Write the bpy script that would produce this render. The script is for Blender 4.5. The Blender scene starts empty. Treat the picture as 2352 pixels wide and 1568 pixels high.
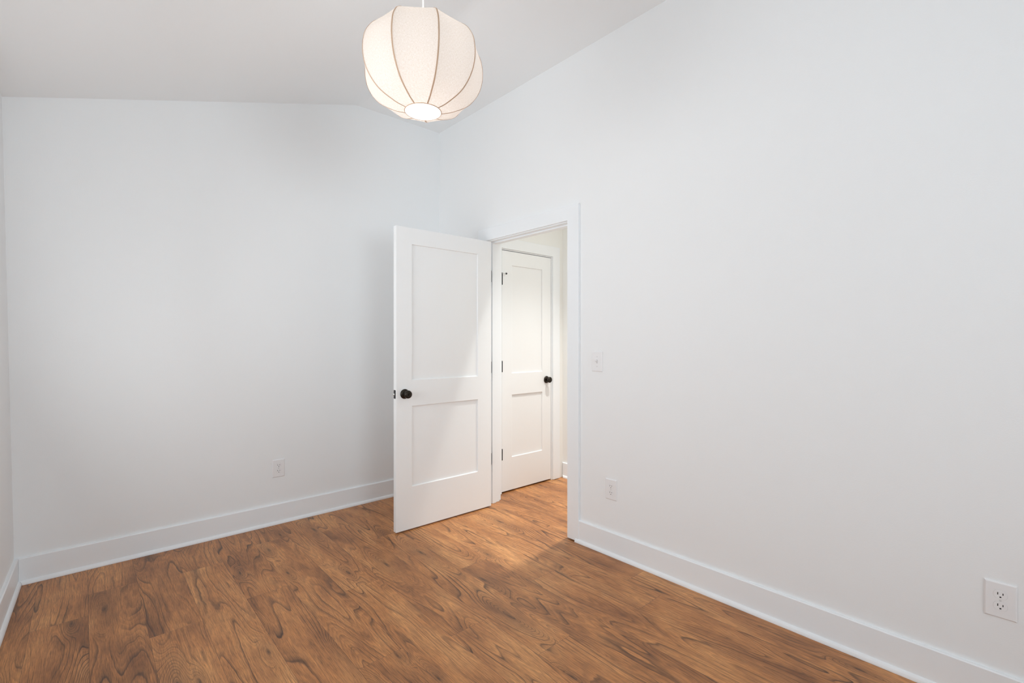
import bpy, bmesh, math, random
from mathutils import Vector, Matrix
S = bpy.context.scene
C = S.collection
PI = math.pi

# ------------------------------------------------------------------ camera
cd = bpy.data.cameras.new('camera'); cam = bpy.data.objects.new('camera', cd); C.objects.link(cam)
cam.location = (0, 0, 1.28)
cam.rotation_euler = (PI/2, 0, -math.radians(41.82))
cd.sensor_width = 36; cd.lens = 1096/2352*36; cd.shift_y = -0.0004
cd.clip_start = 0.02; cd.clip_end = 200
S.camera = cam

# ------------------------------------------------------------------ world, light, exposure
w = bpy.data.worlds.new('daylight'); S.world = w; w.use_nodes = True
wn = w.node_tree.nodes; bg = wn['Background']
bg.inputs[0].default_value = (0.75, 0.87, 1.0, 1); bg.inputs[1].default_value = 0.4
S.view_settings.view_transform = 'Standard'; S.view_settings.look = 'None'
S.view_settings.gamma = 1; S.view_settings.use_curve_mapping = False
S.view_settings.exposure = 0.0
S.cycles.max_bounces = 14; S.cycles.diffuse_bounces = 10; S.cycles.glossy_bounces = 5
S.cycles.transparent_max_bounces = 8
S.cycles.use_denoising = True

def light(name, kind, loc, energy, color, rot=None, **k):
    d = bpy.data.lights.new(name, kind); d.energy = energy; d.color = color
    for a, v in k.items(): setattr(d, a, v)
    o = bpy.data.objects.new(name, d); C.objects.link(o); o.location = loc
    if rot: o.rotation_euler = rot
    return o
# daylight entering by the window in the left wall; the light behind the camera is added fill
light('window_daylight', 'AREA', (-0.50, 2.12, 1.50), 35, (0.955, 0.985, 1.0), (0, -PI/2-.42, 0), shape='RECTANGLE', size=1.35, size_y=1.45)
light('rear_fill_light', 'AREA', (0.50, -2.58, 1.50), 64, (0.83, 0.935, 1.0), (PI/2+.38, 0, 0), shape='RECTANGLE', size=1.6, size_y=1.35)
# recessed lamp in the hallway ceiling
light('hallway_downlight', 'SPOT', (2.90, 2.165, 3.10), 275, (0.98, 0.98, 0.94), (0, 0, 0), spot_size=math.radians(70), spot_blend=1.0, shadow_soft_size=0.045)

# unseen soft fill, added to lift the overall level of the hallway
light('hallway_fill', 'AREA', (2.92, 1.10, 3.11), 8.5, (0.97, 0.98, 0.93), (0, 0, 0), shape='DISK', size=0.35)

# ------------------------------------------------------------------ helpers
def link(name, bm, mat, parent=None, smooth=False, bevel=0, seg=2, kind=None):
    bmesh.ops.recalc_face_normals(bm, faces=bm.faces[:])
    me = bpy.data.meshes.new(name); bm.to_mesh(me); bm.free()
    o = bpy.data.objects.new(name, me); C.objects.link(o)
    me.materials.append(mat)
    if smooth:
        for p in me.polygons: p.use_smooth = True
    if parent is not None: o.parent = parent
    if bevel:
        m = o.modifiers.new('Bevel', 'BEVEL'); m.width = bevel; m.segments = seg; m.limit_method = 'ANGLE'; m.angle_limit = math.radians(40)
        m.harden_normals = False
    if kind: o['kind'] = kind
    return o
def box(bm, x0, x1, y0, y1, z0, z1):
    vs = [bm.verts.new((x, y, z)) for z in (z0, z1) for y in (y0, y1) for x in (x0, x1)]
    for f in ((0,1,3,2),(4,6,7,5),(0,4,5,1),(2,3,7,6),(0,2,6,4),(1,5,7,3)):
        bm.faces.new([vs[i] for i in f])
    return vs
def prism(bm, pts, a, b):
    """pts: closed 2D outline mapped by a(p) and b(p) to two end loops"""
    va = [bm.verts.new(a(p)) for p in pts]; vb = [bm.verts.new(b(p)) for p in pts]
    n = len(pts)
    bm.faces.new(va); bm.faces.new(list(reversed(vb)))
    for i in range(n): bm.faces.new((va[i], vb[i], vb[(i+1) % n], va[(i+1) % n]))
def empty(name, loc, rz=0):
    o = bpy.data.objects.new(name, None); C.objects.link(o); o.location = loc; o.rotation_euler = (0, 0, rz)
    o.empty_display_size = 0.1
    return o
def tag(o, label, cat, group=None):
    o['label'] = label; o['category'] = cat
    if group: o['group'] = group
    return o
def lathe(bm, prof, n=32, m=Matrix.Identity(4)):
    """prof [(r, h)] about local Z"""
    rings = []
    for r, h in prof:
        if r < 1e-6: rings.append([bm.verts.new(m @ Vector((0, 0, h)))])
        else: rings.append([bm.verts.new(m @ Vector((r*math.cos(2*PI*i/n), r*math.sin(2*PI*i/n), h))) for i in range(n)])
    for a, b in zip(rings, rings[1:]):
        for i in range(n):
            j = (i+1) % n
            if len(a) == 1 and len(b) == 1: continue
            if len(a) == 1: bm.faces.new((a[0], b[i], b[j]))
            elif len(b) == 1: bm.faces.new((a[i], a[j], b[0]))
            else: bm.faces.new((a[i], a[j], b[j], b[i]))
def tube(bm, pts, r, n=8, closed=False):
    rings = []; N = len(pts)
    for k, p in enumerate(pts):
        a = pts[(k-1) % N] if (closed or k > 0) else p
        b = pts[(k+1) % N] if (closed or k < N-1) else p
        t = (b-a).normalized(); up = Vector((0, 0, 1)) if abs(t.z) < 0.95 else Vector((1, 0, 0))
        u = t.cross(up).normalized(); v = t.cross(u)
        rings.append([bm.verts.new(p + r*(u*math.cos(2*PI*i/n) + v*math.sin(2*PI*i/n))) for i in range(n)])
    for k in range(N if closed else N-1):
        a, b = rings[k], rings[(k+1) % N]
        for i in range(n): bm.faces.new((a[i], a[(i+1) % n], b[(i+1) % n], b[i]))
    if not closed:
        bm.faces.new(rings[0]); bm.faces.new(list(reversed(rings[-1])))

# ------------------------------------------------------------------ materials
def srgb(r, g, b):
    f = lambda c: (c/255/12.92) if c/255 <= .04045 else ((c/255+.055)/1.055)**2.4
    return (f(r), f(g), f(b), 1)
class NT:
    def __init__(s, name):
        s.m = bpy.data.materials.new(name); s.m.use_nodes = True; s.t = s.m.node_tree
        s.b = s.t.nodes['Principled BSDF']; s.out = s.t.nodes['Material Output']
    def n(s, typ, ins=None, **k):
        x = s.t.nodes.new(typ)
        for a, v in k.items(): setattr(x, a, v)
        for a, v in (ins or {}).items(): s.set(x.inputs[a], v)
        return x
    def set(s, sock, v):
        if isinstance(v, bpy.types.NodeSocket): s.t.links.new(v, sock)
        else: sock.default_value = v
    def math(s, op, a, b=None, c=None, clamp=False):
        x = s.n('ShaderNodeMath', operation=op, use_clamp=clamp); s.set(x.inputs[0], a)
        if b is not None: s.set(x.inputs[1], b)
        if c is not None: s.set(x.inputs[2], c)
        return x.outputs[0]
    def mix(s, f, a, b, blend='MIX'):
        x = s.n('ShaderNodeMix', data_type='RGBA', blend_type=blend)
        s.set(x.inputs[0], f); s.set(x.inputs[6], a); s.set(x.inputs[7], b); return x.outputs[2]
    def ramp(s, f, stops):
        x = s.n('ShaderNodeValToRGB'); s.set(x.inputs[0], f); e = x.color_ramp.elements
        while len(e) < len(stops): e.new(0.5)
        for q, (p, c) in zip(e, stops): q.position = p; q.color = c
        return x.outputs[0]
    def vec(s, x, y, z=0.0):
        v = s.n('ShaderNodeCombineXYZ'); s.set(v.inputs[0], x); s.set(v.inputs[1], y); s.set(v.inputs[2], z); return v.outputs[0]
    def noise(s, v, scale, detail=2, rough=.5, dist=0.0):
        x = s.n('ShaderNodeTexNoise'); s.set(x.inputs['Vector'], v); x.inputs['Scale'].default_value = scale
        x.inputs['Detail'].default_value = detail; x.inputs['Roughness'].default_value = rough; x.inputs['Distortion'].default_value = dist
        return x.outputs[0]
def G(v): return (v, v, v, 1)

def paint(name, col, rough, bump=0.0, scale=300, spec=.5):
    t = NT(name); co = t.n('ShaderNodeTexCoord').outputs['Object']
    f = t.noise(co, 1.3, 2)
    t.set(t.b.inputs['Base Color'], t.mix(f, col, tuple(c*.985 for c in col[:3])+(1,)))
    t.b.inputs['Roughness'].default_value = rough; t.b.inputs['Specular IOR Level'].default_value = spec
    if bump:
        nz = t.noise(co, scale, 3)
        b = t.n('ShaderNodeBump', {'Height': nz, 'Strength': bump, 'Distance': .002})
        t.set(t.b.inputs['Normal'], b.outputs[0])
    return t.m
M_wall = paint('wall_paint', (.85, .864, .872, 1), .75, .12, 260, .3)
M_ceil = paint('ceiling_paint', (.875, .888, .895, 1), .85, .10, 240, .2)
M_hall = paint('hallway_paint', (.86, .86, .84, 1), .8, .1, 260, .3)
M_trim = paint('trim_paint', (.86, .885, .905, 1), .38, .03, 120, .5)
M_door = paint('door_paint', (.855, .868, .872, 1), .36, .03, 120, .5)
M_plastic = paint('white_plastic', (.84, .84, .85, 1), .3, 0, 100, .5)
def flat(name, col, rough, metal=0.0):
    t = NT(name); co = t.n('ShaderNodeTexCoord').outputs['Object']
    f = t.noise(co, 60, 2)
    t.set(t.b.inputs['Base Color'], t.mix(f, col, tuple(c*.85 for c in col[:3])+(1,)))
    t.b.inputs['Roughness'].default_value = rough; t.b.inputs['Metallic'].default_value = metal
    return t.m
M_bronze = flat('oil_rubbed_bronze', (.035, .028, .022, 1), .33, .75)
M_plate = flat('dark_latch_metal', (.03, .033, .04, 1), .45, .5)
M_bolt = flat('satin_nickel', (.75, .76, .74, 1), .3, .9)
M_slot = flat('dark_slot', (.02, .02, .02, 1), .7)
M_screw = flat('painted_screw', (.72, .72, .72, 1), .4)
M_rib = flat('tan_rib_tape', (.60, .42, .29, 1), .7)
M_cord = flat('white_cord', (.85, .84, .82, 1), .5)
M_rubber = flat('black_rubber', (.03, .03, .03, 1), .7)

def glass():
    t = NT('window_glass'); t.t.nodes.remove(t.b)
    tr = t.n('ShaderNodeBsdfTransparent'); gl = t.n('ShaderNodeBsdfGlossy', {'Roughness': .02})
    fr = t.n('ShaderNodeFresnel', {'IOR': 1.45}); mx = t.n('ShaderNodeMixShader')
    t.set(mx.inputs[0], fr.outputs[0]); t.set(mx.inputs[1], tr.outputs[0]); t.set(mx.inputs[2], gl.outputs[0])
    t.set(t.out.inputs[0], mx.outputs[0]); return t.m
M_glass = glass()

def shade_mat():
    t = NT('linen_shade'); t.t.nodes.remove(t.b)
    uv = t.n('ShaderNodeUVMap').outputs[0]
    sp = t.n('ShaderNodeSeparateXYZ', {0: uv}); u, v = sp.outputs[0], sp.outputs[1]
    a = t.noise(t.vec(t.math('MULTIPLY', u, 620), t.math('MULTIPLY', v, 130)), 1, 2)
    b = t.noise(t.vec(t.math('MULTIPLY', u, 150), t.math('MULTIPLY', v, 560)), 1, 2)
    f = t.math('MULTIPLY_ADD', t.math('ADD', a, b), 2.2, -1.7, clamp=True)
    col = t.mix(f, (.85, .78, .71, 1), (.97, .93, .90, 1))
    d = t.n('ShaderNodeBsdfDiffuse'); t.set(d.inputs[0], col)
    tl = t.n('ShaderNodeBsdfTranslucent'); t.set(tl.inputs[0], t.mix(1.0, col, (.20, .20, .20, 1), 'MULTIPLY'))
    mx = t.n('ShaderNodeMixShader'); mx.inputs[0].default_value = .5
    t.set(mx.inputs[1], d.outputs[0]); t.set(mx.inputs[2], tl.outputs[0])
    t.set(t.out.inputs[0], mx.outputs[0]); return t.m
M_shade = shade_mat()
def emis(name, col, st):
    t = NT(name); t.b.inputs['Base Color'].default_value = (.9, .9, .9, 1)
    t.b.inputs['Emission Color'].default_value = col; t.b.inputs['Emission Strength'].default_value = st
    return t.m
M_bulb = emis('lit_bulb', (1, .93, .84, 1), 6)
M_diff = emis('lit_diffuser', (1, .97, .92, 1), 1.2)

def wood():
    t = NT('walnut_plank_floor')
    uv = t.n('ShaderNodeUVMap', uv_map='plank').outputs[0]
    sp = t.n('ShaderNodeSeparateXYZ', {0: uv}); u, v = sp.outputs[0], sp.outputs[1]
    at = t.n('ShaderNodeAttribute', attribute_name='rand').outputs['Color']
    ra = t.n('ShaderNodeSeparateColor', {0: at}); r1, r2, r3 = ra.outputs
    x = t.math('MULTIPLY_ADD', r1, 37.0, u); y = t.math('MULTIPLY_ADD', r2, 53.0, v)
    # gentle wander of the grain
    wx = t.math('MULTIPLY_ADD', t.math('SUBTRACT', t.noise(t.vec(t.math('MULTIPLY', x, 6), t.math('MULTIPLY', y, 1.9)), 1, 3), .5), .036, x)
    # knots: a few cells drawn out along the board
    def knots(sx, sy, seed, thr, rad):
        vv = t.vec(t.math('MULTIPLY_ADD', wx, sx, seed), t.math('MULTIPLY_ADD', y, sy, seed*1.7))
        vo = t.n('ShaderNodeTexVoronoi', voronoi_dimensions='2D', feature='F1'); t.set(vo.inputs['Vector'], vv); vo.inputs['Scale'].default_value = 1
        vo.inputs['Randomness'].default_value = .8
        d = vo.outputs['Distance']; cs = t.n('ShaderNodeSeparateColor', {0: vo.outputs['Color']}).outputs[0]
        on = t.math('GREATER_THAN', cs, thr)
        g = t.math('POWER', 2.718, t.math('MULTIPLY', t.math('MULTIPLY', d, d), -1.0/(rad*rad)))
        return t.math('MULTIPLY', g, on), d, on
    k1, d1, on1 = knots(4.6, 1.0, 3.1, .58, .19)
    k2, d2, on2 = knots(7.5, 1.7, 9.7, .74, .17)
    h = t.noise(t.vec(t.math('MULTIPLY', wx, 5.0), t.math('MULTIPLY', y, .50)), 1, 1.5, .45)
    h = t.math('ADD', h, t.math('MULTIPLY', k1, .36)); h = t.math('ADD', h, t.math('MULTIPLY', k2, .22))
    h = t.math('ADD', h, t.math('MULTIPLY', t.noise(t.vec(t.math('MULTIPLY', x, 30), t.math('MULTIPLY', y, 9)), 1, 2), .013))
    saw = t.math('FRACT', t.math('MULTIPLY', h, 24.0))
    ring = t.ramp(saw, [(0, G(0)), (.60, G(.10)), (.82, G(.75)), (.92, G(1)), (1, G(0))])
    rm = t.noise(t.vec(t.math('MULTIPLY', x, 9), t.math('MULTIPLY', y, 1.6)), 1, 2)
    rm = t.math('MULTIPLY_ADD', rm, 2.6, -.85, clamp=True)
    saw2 = t.math('FRACT', t.math('MULTIPLY', h, 63.0))
    line = t.ramp(saw, [(0, G(0)), (.84, G(0)), (.91, G(1)), (.95, G(1)), (.98, G(0))])
    ring2 = t.ramp(saw2, [(0, G(0)), (.8, G(1)), (1, G(0))])
    # fibre and pores
    fib = t.noise(t.vec(t.math('MULTIPLY', wx, 260), t.math('MULTIPLY', y, 9)), 1, 3, .65)
    pore = t.noise(t.vec(t.math('MULTIPLY', wx, 800), t.math('MULTIPLY', y, 24)), 1, 2, .6)
    blot = t.noise(t.vec(t.math('MULTIPLY', x, 7), t.math('MULTIPLY', y, 2.2)), 1, 3, .6)
    base = t.ramp(t.math('MULTIPLY_ADD', blot, 1.0, t.math('MULTIPLY_ADD', r3, .17, -.085)),
        [(.24, (.24, .088, .028, 1)), (.5, (.54, .226, .073, 1)), (.8, (.76, .37, .135, 1))])
    c = t.mix(t.math('MULTIPLY', t.math('MULTIPLY', ring, rm), .80), base, (.060, .027, .015, 1))
    c = t.mix(t.math('MULTIPLY', t.math('MULTIPLY', line, rm), .62), c, (.030, .014, .009, 1))
    c = t.mix(t.math('MULTIPLY', ring2, .26), c, (.075, .034, .018, 1))
    fr = t.ramp(fib, [(.3, G(.50)), (.5, G(1)), (.75, G(1.42))])
    c = t.mix(.75, c, fr, 'MULTIPLY')
    pr = t.ramp(pore, [(.34, G(.25)), (.47, G(1)), (.8, G(1.2))])
    c = t.mix(.52, c, pr, 'MULTIPLY')
    # dark hearts of the knots
    s1 = t.math('MULTIPLY', t.math('MULTIPLY_ADD', d1, -16, 1.0, clamp=True), on1)
    s2 = t.math('MULTIPLY', t.math('MULTIPLY_ADD', d2, -16, 1.0, clamp=True), on2)
    c = t.mix(t.math('MULTIPLY', t.math('MAXIMUM', s1, s2), .85), c, (.03, .014, .009, 1))
    c = t.mix(t.math('MULTIPLY', t.math('MAXIMUM', k1, k2), .32), c, (.085, .040, .022, 1))
    # seams between boards
    sh = t.n('ShaderNodeUVMap', uv_map='edge').outputs[0]
    se = t.n('ShaderNodeSeparateXYZ', {0: sh}); eu, ev = se.outputs[0], se.outputs[1]
    du = t.math('MINIMUM', eu, t.math('SUBTRACT', 0.1955, eu)); dv = t.math('MINIMUM', ev, t.math('SUBTRACT', 1.52, ev))
    dm = t.math('MINIMUM', du, dv)
    seam = t.math('SUBTRACT', 1.0, t.math('MULTIPLY', dm, 1/.0011, clamp=True), clamp=True)
    c = t.mix(t.math('MULTIPLY', seam, .8), c, (.035, .017, .010, 1))
    t.set(t.b.inputs['Base Color'], c)
    ro = t.math('MULTIPLY_ADD', fib, .14, .32); t.set(t.b.inputs['Roughness'], ro)
    t.b.inputs['Specular IOR Level'].default_value = .48
    hh = t.math('ADD', t.math('MULTIPLY', fib, .5), t.math('MULTIPLY', seam, -3.0))
    b = t.n('ShaderNodeBump', {'Height': hh, 'Strength': .22, 'Distance': .0015}); t.set(t.b.inputs['Normal'], b.outputs[0])
    return t.m
M_wood = wood()

# ------------------------------------------------------------------ room dimensions
XR = 2.352           # room face of the right wall
YB = 3.600           # back wall
YR = -2.40           # wall behind the camera
WT = .12             # wall thickness
HX1 = XR + WT        # hallway side of that wall
HXR = 3.360          # far hallway wall
HYE = 3.040          # hallway end wall (with the second door)
HY0 = 0.00
ZC = 3.13
XC = 1.59            # crease between sloped and flat ceiling
def xl(y, z): return -.2743 - .0184*z + .0253*(y - 3.6)      # left wall face: slightly out of plumb and square
def zceil(x): return ZC if x >= XC else 2.544 + (ZC-2.544)/(XC+.321)*(x+.321)

# ------------------------------------------------------------------ floor (planks run along Y)
def floor():
    rnd = random.Random(11); W = .1955; L = 1.52
    x_first = 1.380 - 11*W; joints = {6: 0, }
    known = {-6: 2.573, -1: 1.718, 0: 1.380, 3: 1.293}         # plank row counted from the seam at x=1.380 -> y of a joint
    bm = bmesh.new(); uvp = bm.loops.layers.uv.new('plank'); uve = bm.loops.layers.uv.new('edge')
    col = bm.loops.layers.float_color.new('rand')
    ymin, ymax = YR-.12, YB+.06
    for r in range(-11, 11):
        x0 = 1.380 + r*W; x1 = x0 + W
        yj = known.get(r, rnd.uniform(0, L))
        y = yj - L*math.ceil((yj-ymin)/L)
        while y < ymax:
            ya, yb = max(y, ymin), min(y+L, ymax)
            xa, xb = max(x0, -.62), min(x1, HXR+.05)
            if yb-ya > 1e-4 and xb > xa:
                rc = (rnd.random(), rnd.random(), rnd.random(), 1)
                vs = [bm.verts.new(p) for p in ((xa, ya, 0), (xb, ya, 0), (xb, yb, 0), (xa, yb, 0))]
                f = bm.faces.new(vs)
                for lp in f.loops:
                    p = lp.vert.co
                    lp[uvp].uv = (p.x-x0, p.y-y); lp[uve].uv = (p.x-x0, p.y-y); lp[col] = rc
            y += L
    bmesh.ops.remove_doubles(bm, verts=bm.verts, dist=1e-5)
    for f in bm.faces:
        if f.normal.z < 0: f.normal_flip()
    me = bpy.data.meshes.new('floor'); bm.to_mesh(me); bm.free()
    o = bpy.data.objects.new('floor', me); C.objects.link(o); me.materials.append(M_wood); o['kind'] = 'structure'
    m = o.modifiers.new('Solid', 'SOLIDIFY'); m.thickness = .02; m.offset = -1
floor()

# ------------------------------------------------------------------ walls
def wall_back():
    bm = bmesh.new()
    a = xl(YB, 0)-.16
    pts = [(a, -.02), (HX1, -.02), (HX1, ZC), (XC, ZC), (a, zceil(a))]
    prism(bm, pts, lambda p: (p[0], YB, p[1]), lambda p: (p[0], YB+WT, p[1]))
    link('wall_back', bm, M_wall, kind='structure')
wall_back()
D0, D1, DH = 2.077, 2.912, 2.057          # room doorway between the jambs
JT = .018                                 # jamb board thickness
def wall_right():
    bm = bmesh.new()
    def P(pts): prism(bm, pts, lambda p: (XR, p[0], p[1]), lambda p: (HX1, p[0], p[1]))
    P([(YR, -.02), (D0-JT, -.02), (D0-JT, DH+JT), (D1+JT, DH+JT), (D1+JT, -.02), (YB, -.02), (YB, ZC), (YR, ZC)])
    link('wall_right', bm, M_wall, kind='structure')
wall_right()
WY0, WY1, WZ0, WZ1 = 1.39, 2.86, .80, 2.20   # window in the left wall
def wall_left():
    bm = bmesh.new(); T = .15
    ys = [YR, WY0, WY1, YB]; zs = [-.02, WZ0, WZ1, None]
    def pt(y, z, t):
        if z is None:
            x = xl(y, 2.54) - t*T; return (x, y, zceil(x))
        return (xl(y, z) - t*T, y, z)
    g = {(i, j, t): bm.verts.new(pt(ys[i], zs[j], t)) for i in range(4) for j in range(4) for t in (0, 1)}
    for i in range(3):
        for j in range(3):
            if (i, j) == (1, 1): continue
            for t in (0, 1): bm.faces.new((g[i,j,t], g[i+1,j,t], g[i+1,j+1,t], g[i,j+1,t]))
    for i in range(3):
        for j in (0, 3): bm.faces.new((g[i,j,0], g[i+1,j,0], g[i+1,j,1], g[i,j,1]))
    for j in range(3):
        for i in (0, 3): bm.faces.new((g[i,j,0], g[i,j+1,0], g[i,j+1,1], g[i,j,1]))
    for a, b in (((1,1),(2,1)), ((2,1),(2,2)), ((2,2),(1,2)), ((1,2),(1,1))):
        bm.faces.new((g[a[0],a[1],0], g[b[0],b[1],0], g[b[0],b[1],1], g[a[0],a[1],1]))
    link('wall_left', bm, M_wall, kind='structure')
wall_left()
RX0, RX1, RZ0, RZ1 = -.30, 1.30, .80, 2.20   # added window behind the camera, lets the fill light in
def wall_rear():
    bm = bmesh.new(); a = xl(YR, 0)-.16
    y0, y1 = YR-.15, YR
    def P(pts): prism(bm, pts, lambda p: (p[0], y0, p[1]), lambda p: (p[0], y1, p[1]))
    P([(a, -.02), (RX0, -.02), (RX0, zceil(RX0)), (a, zceil(a))])
    P([(RX1, -.02), (HX1, -.02), (HX1, ZC), (RX1, ZC)])
    P([(RX0, -.02), (RX1, -.02), (RX1, RZ0), (RX0, RZ0)])
    P([(RX0, RZ1), (RX1, RZ1), (RX1, ZC), (XC, ZC), (RX0, zceil(RX0))])
    link('wall_rear', bm, M_wall, kind='structure')
wall_rear()
def ceiling():
    bm = bmesh.new(); a = -.66; T = .1
    pts = [(a, zceil(a)), (XC-.03, zceil(XC-.03)), (XC-.008, ZC-.0045), (XC+.02, ZC-.0008), (XC+.05, ZC), (HXR+WT, ZC), (HXR+WT, ZC+T), (XC, ZC+T), (a, zceil(a)+T)]
    prism(bm, pts, lambda p: (p[0], YR-.15, p[1]), lambda p: (p[0], YB+WT, p[1]))
    link('ceiling', bm, M_ceil, kind='structure')
ceiling()
# hallway beyond the doorway
bm = bmesh.new(); box(bm, HXR, HXR+WT, HY0-WT, HYE+.3, -.02, ZC); link('wall_hall_right', bm, M_hall, kind='structure')
bm = bmesh.new(); box(bm, HX1, HXR, HY0-WT, HY0, -.02, ZC); link('wall_hall_near', bm, M_hall, kind='structure')
L0, L1, LH = 2.600, 3.207, 2.052     # second doorway
def wall_end():
    bm = bmesh.new(); y0, y1 = HYE, HYE+WT+.10
    box(bm, HX1, L0-.005, y0, y1, -.02, ZC); box(bm, L1+.005, HXR, y0, y1, -.02, ZC)
    box(bm, L0-.005, L1+.005, y0, y1, LH+.005, ZC)
    box(bm, L0-.005, L1+.005, y1-.04, y1, -.02, LH+.005)
    link('wall_hall_end', bm, M_hall, kind='structure')
wall_end()

# ------------------------------------------------------------------ windows (outside the view; daylight comes through the left one, the rear one is added for fill)
def window(name, o, rz, wd, z0, z1, depth):
    """local x along the wall, local +y outward"""
    r = empty(name, o, rz); r['kind'] = 'structure'
    h = z1-z0
    def ring(x0, x1, za, zb, t, ya, yb):
        b = bmesh.new()
        box(b, x0, x1, ya, yb, za, za+t); box(b, x0, x1, ya, yb, zb-t, zb)
        box(b, x0, x0+t, ya, yb, za+t, zb-t); box(b, x1-t, x1, ya, yb, za+t, zb-t); return b
    link('window_frame', ring(.002, wd-.002, .002, h-.002, .03, .01, depth-.01), M_trim, r)
    lo = link('lower_sash', ring(.033, wd-.033, .033, h/2+.02, .04, .05, .08), M_trim, r)
    up = link('upper_sash', ring(.033, wd-.033, h/2-.02, h-.033, .04, .082, .112), M_trim, r)
    b = bmesh.new(); box(b, .072, wd-.072, .062, .068, .072, h/2-.018); link('pane', b, M_glass, lo)
    b = bmesh.new(); box(b, .072, wd-.072, .094, .100, h/2+.018, h-.072); link('pane', b, M_glass, up)
    b = bmesh.new(); box(b, -.10, wd+.10, -.045, .0095, -.028, .0015); link('window_sill', b, M_trim, r, bevel=.004)
    b = bmesh.new(); box(b, -.09, .0, -.019, -.001, .003, h); box(b, wd, wd+.09, -.019, -.001, .003, h); box(b, -.09, wd+.09, -.019, -.001, h, h+.09)
    link('window_casing', b, M_trim, r)
    return r
window('window_1', (xl(WY0, 1.5)+.004, WY0, WZ0), PI/2 - .0253, WY1-WY0, WZ0, WZ1, .15)
window('added_rear_window', (RX1, YR, RZ0), PI, RX1-RX0, RZ0, RZ1, .15)  # unseen window, added to go with the rear fill

# ------------------------------------------------------------------ baseboards with shoe moulding
BH, BT = .140, .015
def baseboard(name, a, b, nrm, shoe_a=0.0, shoe_b=0.0, mat=M_trim, end_a=0.0, end_b=0.0):
    """a,b: 2D ends along the wall face; nrm: 2D unit normal into the room. end_*: mitre pull-in at the ends"""
    a = Vector(a); b = Vector(b); n = Vector(nrm); d = (b-a).normalized()
    bm = bmesh.new()
    prof = [(-.004, 0.001), (BT, 0.001), (BT, BH-.004), (BT-.004, BH), (-.004, BH)]
    prism(bm, prof, lambda p: tuple(a + n*p[0] + d*(p[0]*end_a)) + (p[1],), lambda p: tuple(b + n*p[0] - d*(p[0]*end_b)) + (p[1],))
    o = link(name, bm, mat, kind='structure')
    bm = bmesh.new()
    prof = [(BT, .0005), (BT+.0135, .0005), (BT+.0135, .006), (BT+.0115, .013), (BT+.0065, .0195), (BT, .022)]
    prism(bm, prof, lambda p: tuple(a + n*p[0] + d*(shoe_a + p[0]*end_a)) + (p[1],), lambda p: tuple(b + n*p[0] - d*(shoe_b + p[0]*end_b)) + (p[1],))
    link('shoe_moulding', bm, mat, o)
    return o
CW, CT = .094, .018      # casing
xb = xl(YB, 0)
# left wall, back wall, right wall, hallway
ll = Vector((xl(YB, .0)-xl(YR, .0), YB-YR)).normalized()
baseboard('baseboard_left', (xl(YR, .05), YR), (xl(YB, .05), YB), (ll.y, -ll.x), end_b=1)
baseboard('baseboard_back', (xb, YB), (XR, YB), (0, -1), end_a=1, end_b=1)
baseboard('baseboard_right', (XR, D0+.006-CW), (XR, YR), (-1, 0), end_b=1, shoe_a=-.012)
baseboard('baseboard_right_corner', (XR, YB), (XR, D1-.006+CW), (-1, 0), end_a=1)
baseboard('baseboard_rear', (XR, YR), (xl(YR, 0), YR), (0, 1), end_a=1, end_b=1)
baseboard('baseboard_hall_right', (HXR, HYE), (HXR, HY0), (-1, 0), end_a=1)
baseboard('baseboard_hall_left', (HX1, HY0), (HX1, D0+.006-CW), (1, 0))

# ------------------------------------------------------------------ room doorway: casing, jamb, stop
def casing(name, xf, sgn, lo=.006):
    bm = bmesh.new(); i0, i1, ih = D0+.006, D1-.006, DH+.006-.006
    x0, x1 = (xf-CT, xf) if sgn < 0 else (xf, xf+CT)
    i0, i1, ih = D0-.006, D1+.006, DH+.006
    pts = [(i0-CW, lo), (i0, lo), (i0, ih), (i1, ih), (i1, lo), (i1+CW, lo), (i1+CW, ih+CW), (i0-CW, ih+CW)]
    prism(bm, pts, lambda p: (x0, p[0], p[1]), lambda p: (x1, p[0], p[1]))
    return link(name, bm, M_trim, kind='structure', bevel=.0015)
cas = casing('trim_1', XR, -1)
casing('trim_2', HX1, 1)
bm = bmesh.new()
prism(bm, [(D0-JT, .001), (D0, .001), (D0, DH), (D1, DH), (D1, .001), (D1+JT, .001), (D1+JT, DH+JT), (D0-JT, DH+JT)],
      lambda p: (XR+.0005, p[0], p[1]), lambda p: (HX1-.0005, p[0], p[1]))
jamb = link('door_jamb', bm, M_trim, cas)
bm = bmesh.new()
prism(bm, [(D0, .001), (D0+.011, .001), (D0+.011, DH-.011), (D1-.011, DH-.011), (D1-.011, .001), (D1, .001), (D1, DH), (D0, DH)],
      lambda p: (XR+.038, p[0], p[1]), lambda p: (XR+.073, p[0], p[1]))
link('door_stop', bm, M_trim, cas, bevel=.001)
# hallway door casing and jamb
bm = bmesh.new(); yf = HYE-CT
i0, i1, ih = 2.590, 3.213, LH+.006
pts = [(i0-.09, .004), (i0, .004), (i0, ih), (i1, ih), (i1, .004), (i1+.09, .004), (i1+.09, ih+.09), (i0-.09, ih+.09)]
prism(bm, pts, lambda p: (p[0], yf, p[1]), lambda p: (p[0], HYE, p[1]))
cas2 = link('trim_3', bm, M_trim, kind='structure', bevel=.0015)
bm = bmesh.new()
prism(bm, [(L0-.0045, .001), (L0+.003, .001), (L0+.003, LH-.003), (L1-.003, LH-.003), (L1-.003, .001), (L1+.0045, .001), (L1+.0045, LH+.0045), (L0-.0045, LH+.0045)],
      lambda p: (p[0], HYE-.002, p[1]), lambda p: (p[0], HYE+.12, p[1]))
link('door_jamb', bm, M_trim, cas2)

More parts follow.
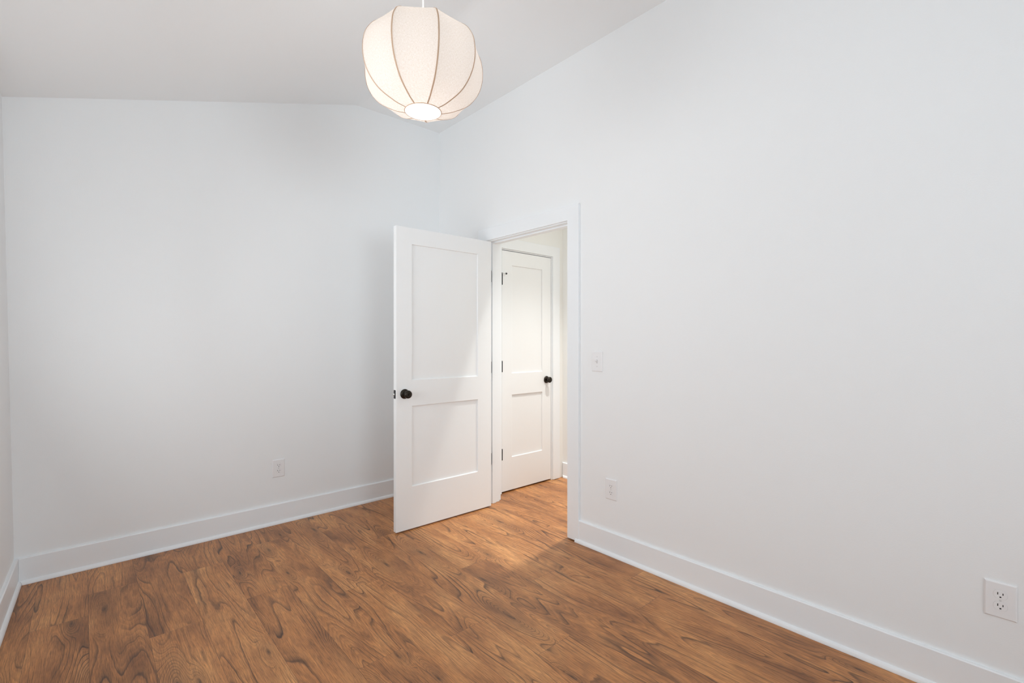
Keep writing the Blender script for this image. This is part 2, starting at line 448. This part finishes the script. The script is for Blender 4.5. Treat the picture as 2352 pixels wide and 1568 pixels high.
# ------------------------------------------------------------------ door leaves
def leaf_mesh(w, h, t, sx0, sx1, zs, bev=.004, dep=.0105):
    """two-panel shaker leaf, face at local y=0 and y=t"""
    bm = bmesh.new()
    X = [0, sx0, w-sx1, w]; Z = [0]+zs+[h]
    for side in (0, 1):
        yo = 0 if side == 0 else t; sg = 1 if side == 0 else -1
        V = {}
        for i, x in enumerate(X):
            for j, z in enumerate(Z): V[i, j] = bm.verts.new((x, yo, z))
        for i in range(3):
            for j in range(len(Z)-1):
                q = [V[i,j], V[i+1,j], V[i+1,j+1], V[i,j+1]]
                if i == 1 and j in (1, 3):
                    def loop(ins, d): return [bm.verts.new((X[1]+(ins if k in (0,3) else 0)-(0 if k in (0,3) else 0) if k in (0,3) else X[2]-ins, yo+sg*d, Z[j]+ins if k in (0,1) else Z[j+1]-ins)) for k in range(4)]
                    a = loop(.0012, .0012); b = loop(.0022, dep); c = loop(.0022+bev, dep)
                    prev = q
                    for nx in (a, b, c):
                        for k in range(4): bm.faces.new((prev[k], prev[(k+1)%4], nx[(k+1)%4], nx[k]))
                        prev = nx
                    bm.faces.new(c)
                else: bm.faces.new(q)
        if side == 0: V0 = V
        else: V1 = V
    nz = len(Z)-1
    for j in range(nz):
        for i in (0, 3): bm.faces.new((V0[i,j], V0[i,j+1], V1[i,j+1], V1[i,j]))
    for i in range(3):
        for j in (0, nz): bm.faces.new((V0[i,j], V0[i+1,j], V1[i+1,j], V1[i,j]))
    return bm
def knob(parent, x, z, yface, sgn, keyed, scale=1.0):
    """door knob whose axis is local -y (sgn=-1) or +y"""
    m = Matrix.Translation((x, yface, z)) @ Matrix.Rotation(PI/2 if sgn < 0 else -PI/2, 4, 'X')
    r = bmesh.new()
    lathe(r, [(0, .0003), (.0325, .0003), (.0330, .003), (.0318, .006), (.0285, .009), (.0240, .0110), (.0205, .0118), (.0165, .0122), (.0148, .0140), (0, .0140)], 40, m)
    ro = link('rosette', r, M_bronze, parent, smooth=True)
    k = bmesh.new(); s = scale
    lathe(k, [(0, .0138), (.0125, .0138), (.0115, .022*s), (.0125, .030*s), (.0170, .0345*s), (.0225, .0375*s), (.0262, .0425*s), (.0272, .049*s), (.0255, .0555*s), (.0210, .0600*s), (.0150, .0620*s), (.0140, .0610*s), (.0120, .0610*s), (.0112, .0622*s), (.0080, .0622*s), (.0070, .0600*s), (0, .0600*s)], 40, m)
    kn = link('knob', k, M_bronze, parent, smooth=True)
    if keyed:
        b = bmesh.new(); lathe(b, [(0, .0602*s), (.0040, .0602*s), (.0040, .0650*s), (.0030, .0660*s), (0, .0660*s)], 20, m)
        bu = link('lock_button', b, M_bronze, kn, smooth=True)
    return kn
def hinge_plate(b, x0, x1, y0, y1, z): box(b, x0, x1, y0, y1, z-.0445, z+.0445)

# bedroom door, swung open into the room
LW, LHt, LTk = .806, 2.038, .035
d1 = empty('door_1', (1.534, 2.866, .009), -.0128); d1['kind'] = 'structure'
zsm = [.285, .831, 1.005, 1.928]
leaf1 = link('door_leaf', leaf_mesh(LW, LHt, LTk, .118, .128, zsm), M_door, d1, bevel=.0018)
knob(d1, .063, .917, -.0002, -1, True)
knob(d1, .063, .917, LTk+.0002, 1, False)
b = bmesh.new()
out = []
for k in range(24):
    a = 2*PI*k/24; cx = .0125-.004; cz = .0285-.004
    out.append((.0175 + (cx if math.cos(a) > 0 else -cx) + .004*math.cos(a), .917 + (cz if math.sin(a) > 0 else -cz) + .004*math.sin(a)))
prism(b, out, lambda p: (-.0012, p[0], p[1]), lambda p: (.0006, p[0], p[1]))
lp = link('latch_plate', b, M_plate, d1); lp['label'] = 'dark latch plate'
b = bmesh.new()
lathe(b, [(0, .0), (.0085, .0), (.0085, .007), (.0065, .0100), (.003, .0115), (0, .0118)], 24, Matrix.Translation((-.0011, .0175, .917)) @ Matrix.Rotation(-PI/2, 4, 'Y'))
lb = link('latch_bolt', b, M_bolt, lp, smooth=True); lb['label'] = 'bright metal latch bolt'
for z in (.348, 1.066, 1.778):
    b = bmesh.new()
    hinge_plate(b, LW+.0002, LW+.0020, .003, .033, z)
    lathe(b, [(0, -.0445), (.0055, -.0445), (.0055, .0445), (0, .0445)], 16, Matrix.Translation((LW+.0065, .0405, z)))
    hinge_plate(b, LW+.0120, LW+.0350, .0410, .0440, z)
    h = link('hinge', b, M_plate, d1)
# closed door at the end of the hallway
d2 = empty('door_2', (2.606, 3.040, .012)); d2['kind'] = 'structure'
W2 = .595
link('door_leaf', leaf_mesh(W2, 2.032, .035, .112, .112, [.278, .810, .993, 1.915]), M_door, d2, bevel=.0018)
knob(d2, W2-.060, .917, -.0002, -1, False, .86)
for n, z in enumerate((.314, 1.052, 1.785)):
    b = bmesh.new()
    lathe(b, [(0, -.0445), (.0050, -.0445), (.0050, .0445), (0, .0445)], 16, Matrix.Translation((-.0015, -.0052, z)))
    lathe(b, [(0, .0445), (.0035, .0445), (.0035, .050), (0, .052)], 12, Matrix.Translation((-.0015, -.0052, z)))
    h = link('hinge', b, M_plate, d2)
    if n == 2:
        b = bmesh.new(); zz = z+.050
        tube(b, [Vector((-.012, -.012, zz)), Vector((.002, -.010, zz)), Vector((.014, -.020, zz)), Vector((.030, -.020, zz))], .0022, 8)
        st = link('hinge_pin_stop', b, M_bolt, h)
        b = bmesh.new(); tube(b, [Vector((-.017, -.012, zz)), Vector((-.008, -.012, zz))], .0068, 14)
        tube(b, [Vector((.027, -.020, zz)), Vector((.037, -.020, zz))], .0072, 14)
        # rubber tips are part of the same small fitting
        link('rubber_bumper', b, M_rubber, h)

# ------------------------------------------------------------------ pendant lamp
def pendant():
    cx, cy, z0, H = 1.0347, 1.7042, 2.2157, .441
    root = empty('pendant_lamp', (cx, cy, z0))
    tag(root, 'cream linen lantern pendant lamp with tan ribs hanging from the sloped ceiling', 'lamp')
    # Catmull-Rom through the fitted profile
    def sample(k, t, v):
        g = lambda i: v[i] if 0 <= i < len(v) else (2*v[0]-v[1] if i < 0 else 2*v[-1]-v[-2])
        a, b_, c, d = g(k-1), g(k), g(k+1), g(k+2)
        return .5*((2*b_)+(-a+c)*t+(2*a-5*b_+4*c-d)*t*t+(-a+3*b_-3*c+d)*t**3)
    zk = [.012, .04, .12, .25, .4, .55, .65, .705, .738, .760, .772]; rk = [.0745, .121, .1884, .2316, .2474, .2408, .2180, .1920, .160, .120, .080]
    prof = []
    for k in range(len(zk)-1):
        for i in range(7): prof.append((sample(k, i/7, rk), H*sample(k, i/7, zk)))
    prof.append((rk[-1], H*zk[-1]))
    view = math.atan2(-cy, -cx); ph = math.radians(-6.77)
    N = 9; ang = [view+ph+math.radians(20+40*k) for k in range(N)]
    bm = bmesh.new(); uvl = bm.loops.layers.uv.new('UVMap'); M = 8
    for k in range(N):
        a0, a1 = ang[k], ang[k]+math.radians(40)
        grid = []
        for r, z in prof:
            p0 = Vector((r*math.cos(a0), r*math.sin(a0), z)); p1 = Vector((r*math.cos(a1), r*math.sin(a1), z))
            row = []
            for i in range(M+1):
                s = i/M; p = p0.lerp(p1, s); q = 1 - .012*math.sin(PI*s)
                row.append((bm.verts.new((p.x*q, p.y*q, z)), (k*.2+s*(p1-p0).length, z)))
            grid.append(row)
        for a, b_ in zip(grid, grid[1:]):
            for i in range(M):
                f = bm.faces.new((a[i][0], a[i+1][0], b_[i+1][0], b_[i][0])); f.smooth = True
                for lp_, uvv in zip(f.loops, (a[i][1], a[i+1][1], b_[i+1][1], b_[i][1])): lp_[uvl].uv = uvv
    me = bpy.data.meshes.new('lamp_shade'); bm.to_mesh(me); bm.free()
    sh = bpy.data.objects.new('lamp_shade', me); C.objects.link(sh); me.materials.append(M_shade); sh.parent = root
    for a in ang:
        b = bmesh.new()
        ca, sa = math.cos(a), math.sin(a); vp = []
        # a narrow tape sewn over each seam
        for r, z in prof:
            n = .0007
            vp.append([b.verts.new(((r+o)*ca - s*sa, (r+o)*sa + s*ca, z)) for o, s in ((n, -.0029), (n+.0006, 0), (n, .0029), (-.0006, 0))])
        for p, q in zip(vp, vp[1:]):
            for i in range(4): b.faces.new((p[i], p[(i+1)%4], q[(i+1)%4], q[i]))
        b.faces.new(vp[0]); b.faces.new(vp[-1])
        link('rib', b, M_rib, root)
    for r, z, nm in ((rk[0], H*zk[0], 'bottom_ring'), (rk[-1], H*zk[-1], 'top_ring')):
        b = bmesh.new(); tube(b, [Vector((r*math.cos(2*PI*i/48), r*math.sin(2*PI*i/48), z)) for i in range(48)], .0017, 8, True)
        link(nm, b, M_rib, root, smooth=True)
    b = bmesh.new(); lathe(b, [(0, H*zk[0]-.001), (rk[0]-.0015, H*zk[0]-.001), (rk[0]-.0015, H*zk[0]+.0015), (0, H*zk[0]+.0015)], 48)
    df = link('diffuser', b, M_diff, root); df['label'] = 'bright round diffuser'
    b = bmesh.new(); lathe(b, [(0, .17), (.018, .175), (.029, .195), (.031, .22), (.024, .252), (.014, .278), (.013, .295), (0, .296)], 24)
    bu = link('bulb', b, M_bulb, root, smooth=True)
    b = bmesh.new(); lathe(b, [(0, .296), (.019, .296), (.020, .318), (.012, .325), (0, .325)], 24); link('socket', b, M_cord, root, smooth=True)
    b = bmesh.new()
    for k in range(3):
        a = ang[0]+2*PI*k/3; tube(b, [Vector((.012*math.cos(a), .012*math.sin(a), .322)), Vector((rk[-1]*math.cos(a), rk[-1]*math.sin(a), H*zk[-1]))], .0016, 6)
    link('spider', b, M_cord, root)
    zc = zceil(cx)-z0
    b = bmesh.new(); tube(b, [Vector((0, 0, .322)), Vector((0, 0, zc-.020))], .0032, 10); link('cord', b, M_cord, root, smooth=True)
    b = bmesh.new(); tilt = -math.atan2(ZC-2.544, XC+.321)
    lathe(b, [(0, -.026), (.010, -.026), (.052, -.022), (.060, -.014), (.061, -.0005), (0, -.0005)], 36, Matrix.Translation((0, 0, zc)) @ Matrix.Rotation(tilt, 4, 'Y'))
    link('ceiling_rose', b, M_cord, root, smooth=True)
    l = light('pendant_bulb_light', 'POINT', (cx, cy, z0+.20), 13, (1.0, .97, .95), shadow_soft_size=.05)
    return root
pendant()

# ------------------------------------------------------------------ wall plates. local frame: x along the wall, z up, -y towards the room
PW, PH, PT = .080, .1225, .0055
def plate(parent, name='cover_plate'):
    b = bmesh.new(); bx = .004
    lo = [(-PW/2, -PH/2), (PW/2, -PH/2), (PW/2, PH/2), (-PW/2, PH/2)]
    a = [b.verts.new((x, 0, z)) for x, z in lo]
    c = [b.verts.new((x, -PT*.55, z)) for x, z in lo]
    d = [b.verts.new((x-math.copysign(bx, x), -PT, z-math.copysign(bx, z))) for x, z in lo]
    for p, q in ((a, c), (c, d)):
        for i in range(4): b.faces.new((p[i], p[(i+1)%4], q[(i+1)%4], q[i]))
    b.faces.new(a); b.faces.new(d)
    return link(name, b, M_plastic, parent)
def screw(parent, z, y=-PT):
    b = bmesh.new(); lathe(b, [(0, 0), (.0034, 0), (.0031, .0009), (0, .0012)], 16, Matrix.Translation((0, y, z)) @ Matrix.Rotation(PI/2, 4, 'X'))
    return link('screw', b, M_screw, parent)
def outlet(loc, rz, label):
    r = empty('electrical_outlet', loc, rz); tag(r, label, 'outlet', None); plate(r)
    for s in (1, -1):
        zc = s*.0196
        b = bmesh.new(); pts = []
        for k in range(48):
            a = 2*PI*k/48; pts.append((.0172*math.cos(a), max(-.0140, min(.0140, .0172*math.sin(a)))))
        g = [(p[0]*1.045, p[1]*1.05) for p in pts]
        prism(b, pts, lambda p: (p[0], -PT+.001, zc+p[1]), lambda p: (p[0], -PT-.0010, zc+p[1]))
        rc = link('receptacle', b, M_plastic, r)
        b = bmesh.new(); n = 48
        va = [b.verts.new((p[0], -PT-.0001, zc+p[1])) for p in pts]; vb = [b.verts.new((p[0], -PT-.0001, zc+p[1])) for p in g]
        vc = [b.verts.new((p[0], -PT+.0004, zc+p[1])) for p in g]
        for i in range(n):
            b.faces.new((va[i], va[(i+1)%n], vb[(i+1)%n], vb[i])); b.faces.new((vb[i], vb[(i+1)%n], vc[(i+1)%n], vc[i]))
        link('seam', b, M_screw, rc)
        for sx, hh in ((-.0064, .0042), (.0064, .0034)):
            b = bmesh.new(); box(b, sx-.0012, sx+.0012, -PT-.0013, -PT-.0008, zc+.0034-hh, zc+.0034+hh); link('slot', b, M_slot, rc)
        b = bmesh.new(); q = [(.0025*math.cos(2*PI*k/20), max(-.0022, .0025*math.sin(2*PI*k/20))) for k in range(20)]
        prism(b, q, lambda p: (p[0], -PT-.0013, zc-.0080+p[1]), lambda p: (p[0], -PT-.0008, zc-.0080+p[1])); link('ground_hole', b, M_slot, rc)
    screw(r, 0)
    return r
outlet((1.015, YB-.0004, .387), 0, 'white electrical outlet low on the back wall, left of the open door')
outlet((XR-.0004, 1.734, .391), -PI/2, 'white electrical outlet low on the right wall, below the toggle light switch')
outlet((XR-.0004, .103, .388), -PI/2, 'white electrical outlet low on the right wall, nearest the camera and largest in view')
def switch(loc, rz):
    r = empty('light_switch', loc, rz); tag(r, 'white toggle light switch on the right wall beside the door casing', 'light switch'); plate(r)
    b = bmesh.new(); box(b, -.0055, .0055, -PT-.0008, -PT+.001, -.0125, .0125); link('toggle_slot', b, M_screw, r)
    b = bmesh.new()
    pts = [(-PT, -.0060), (-PT-.0145, .0035), (-PT-.0150, .0080), (-PT-.0110, .0095), (-PT, .0060)]
    prism(b, pts, lambda p: (-.0040, p[0], p[1]), lambda p: (.0040, p[0], p[1])); link('toggle', b, M_plastic, r, bevel=.0008)
    screw(r, .030); screw(r, -.030)
switch((XR-.0004, 1.838, 1.154), -PI/2)
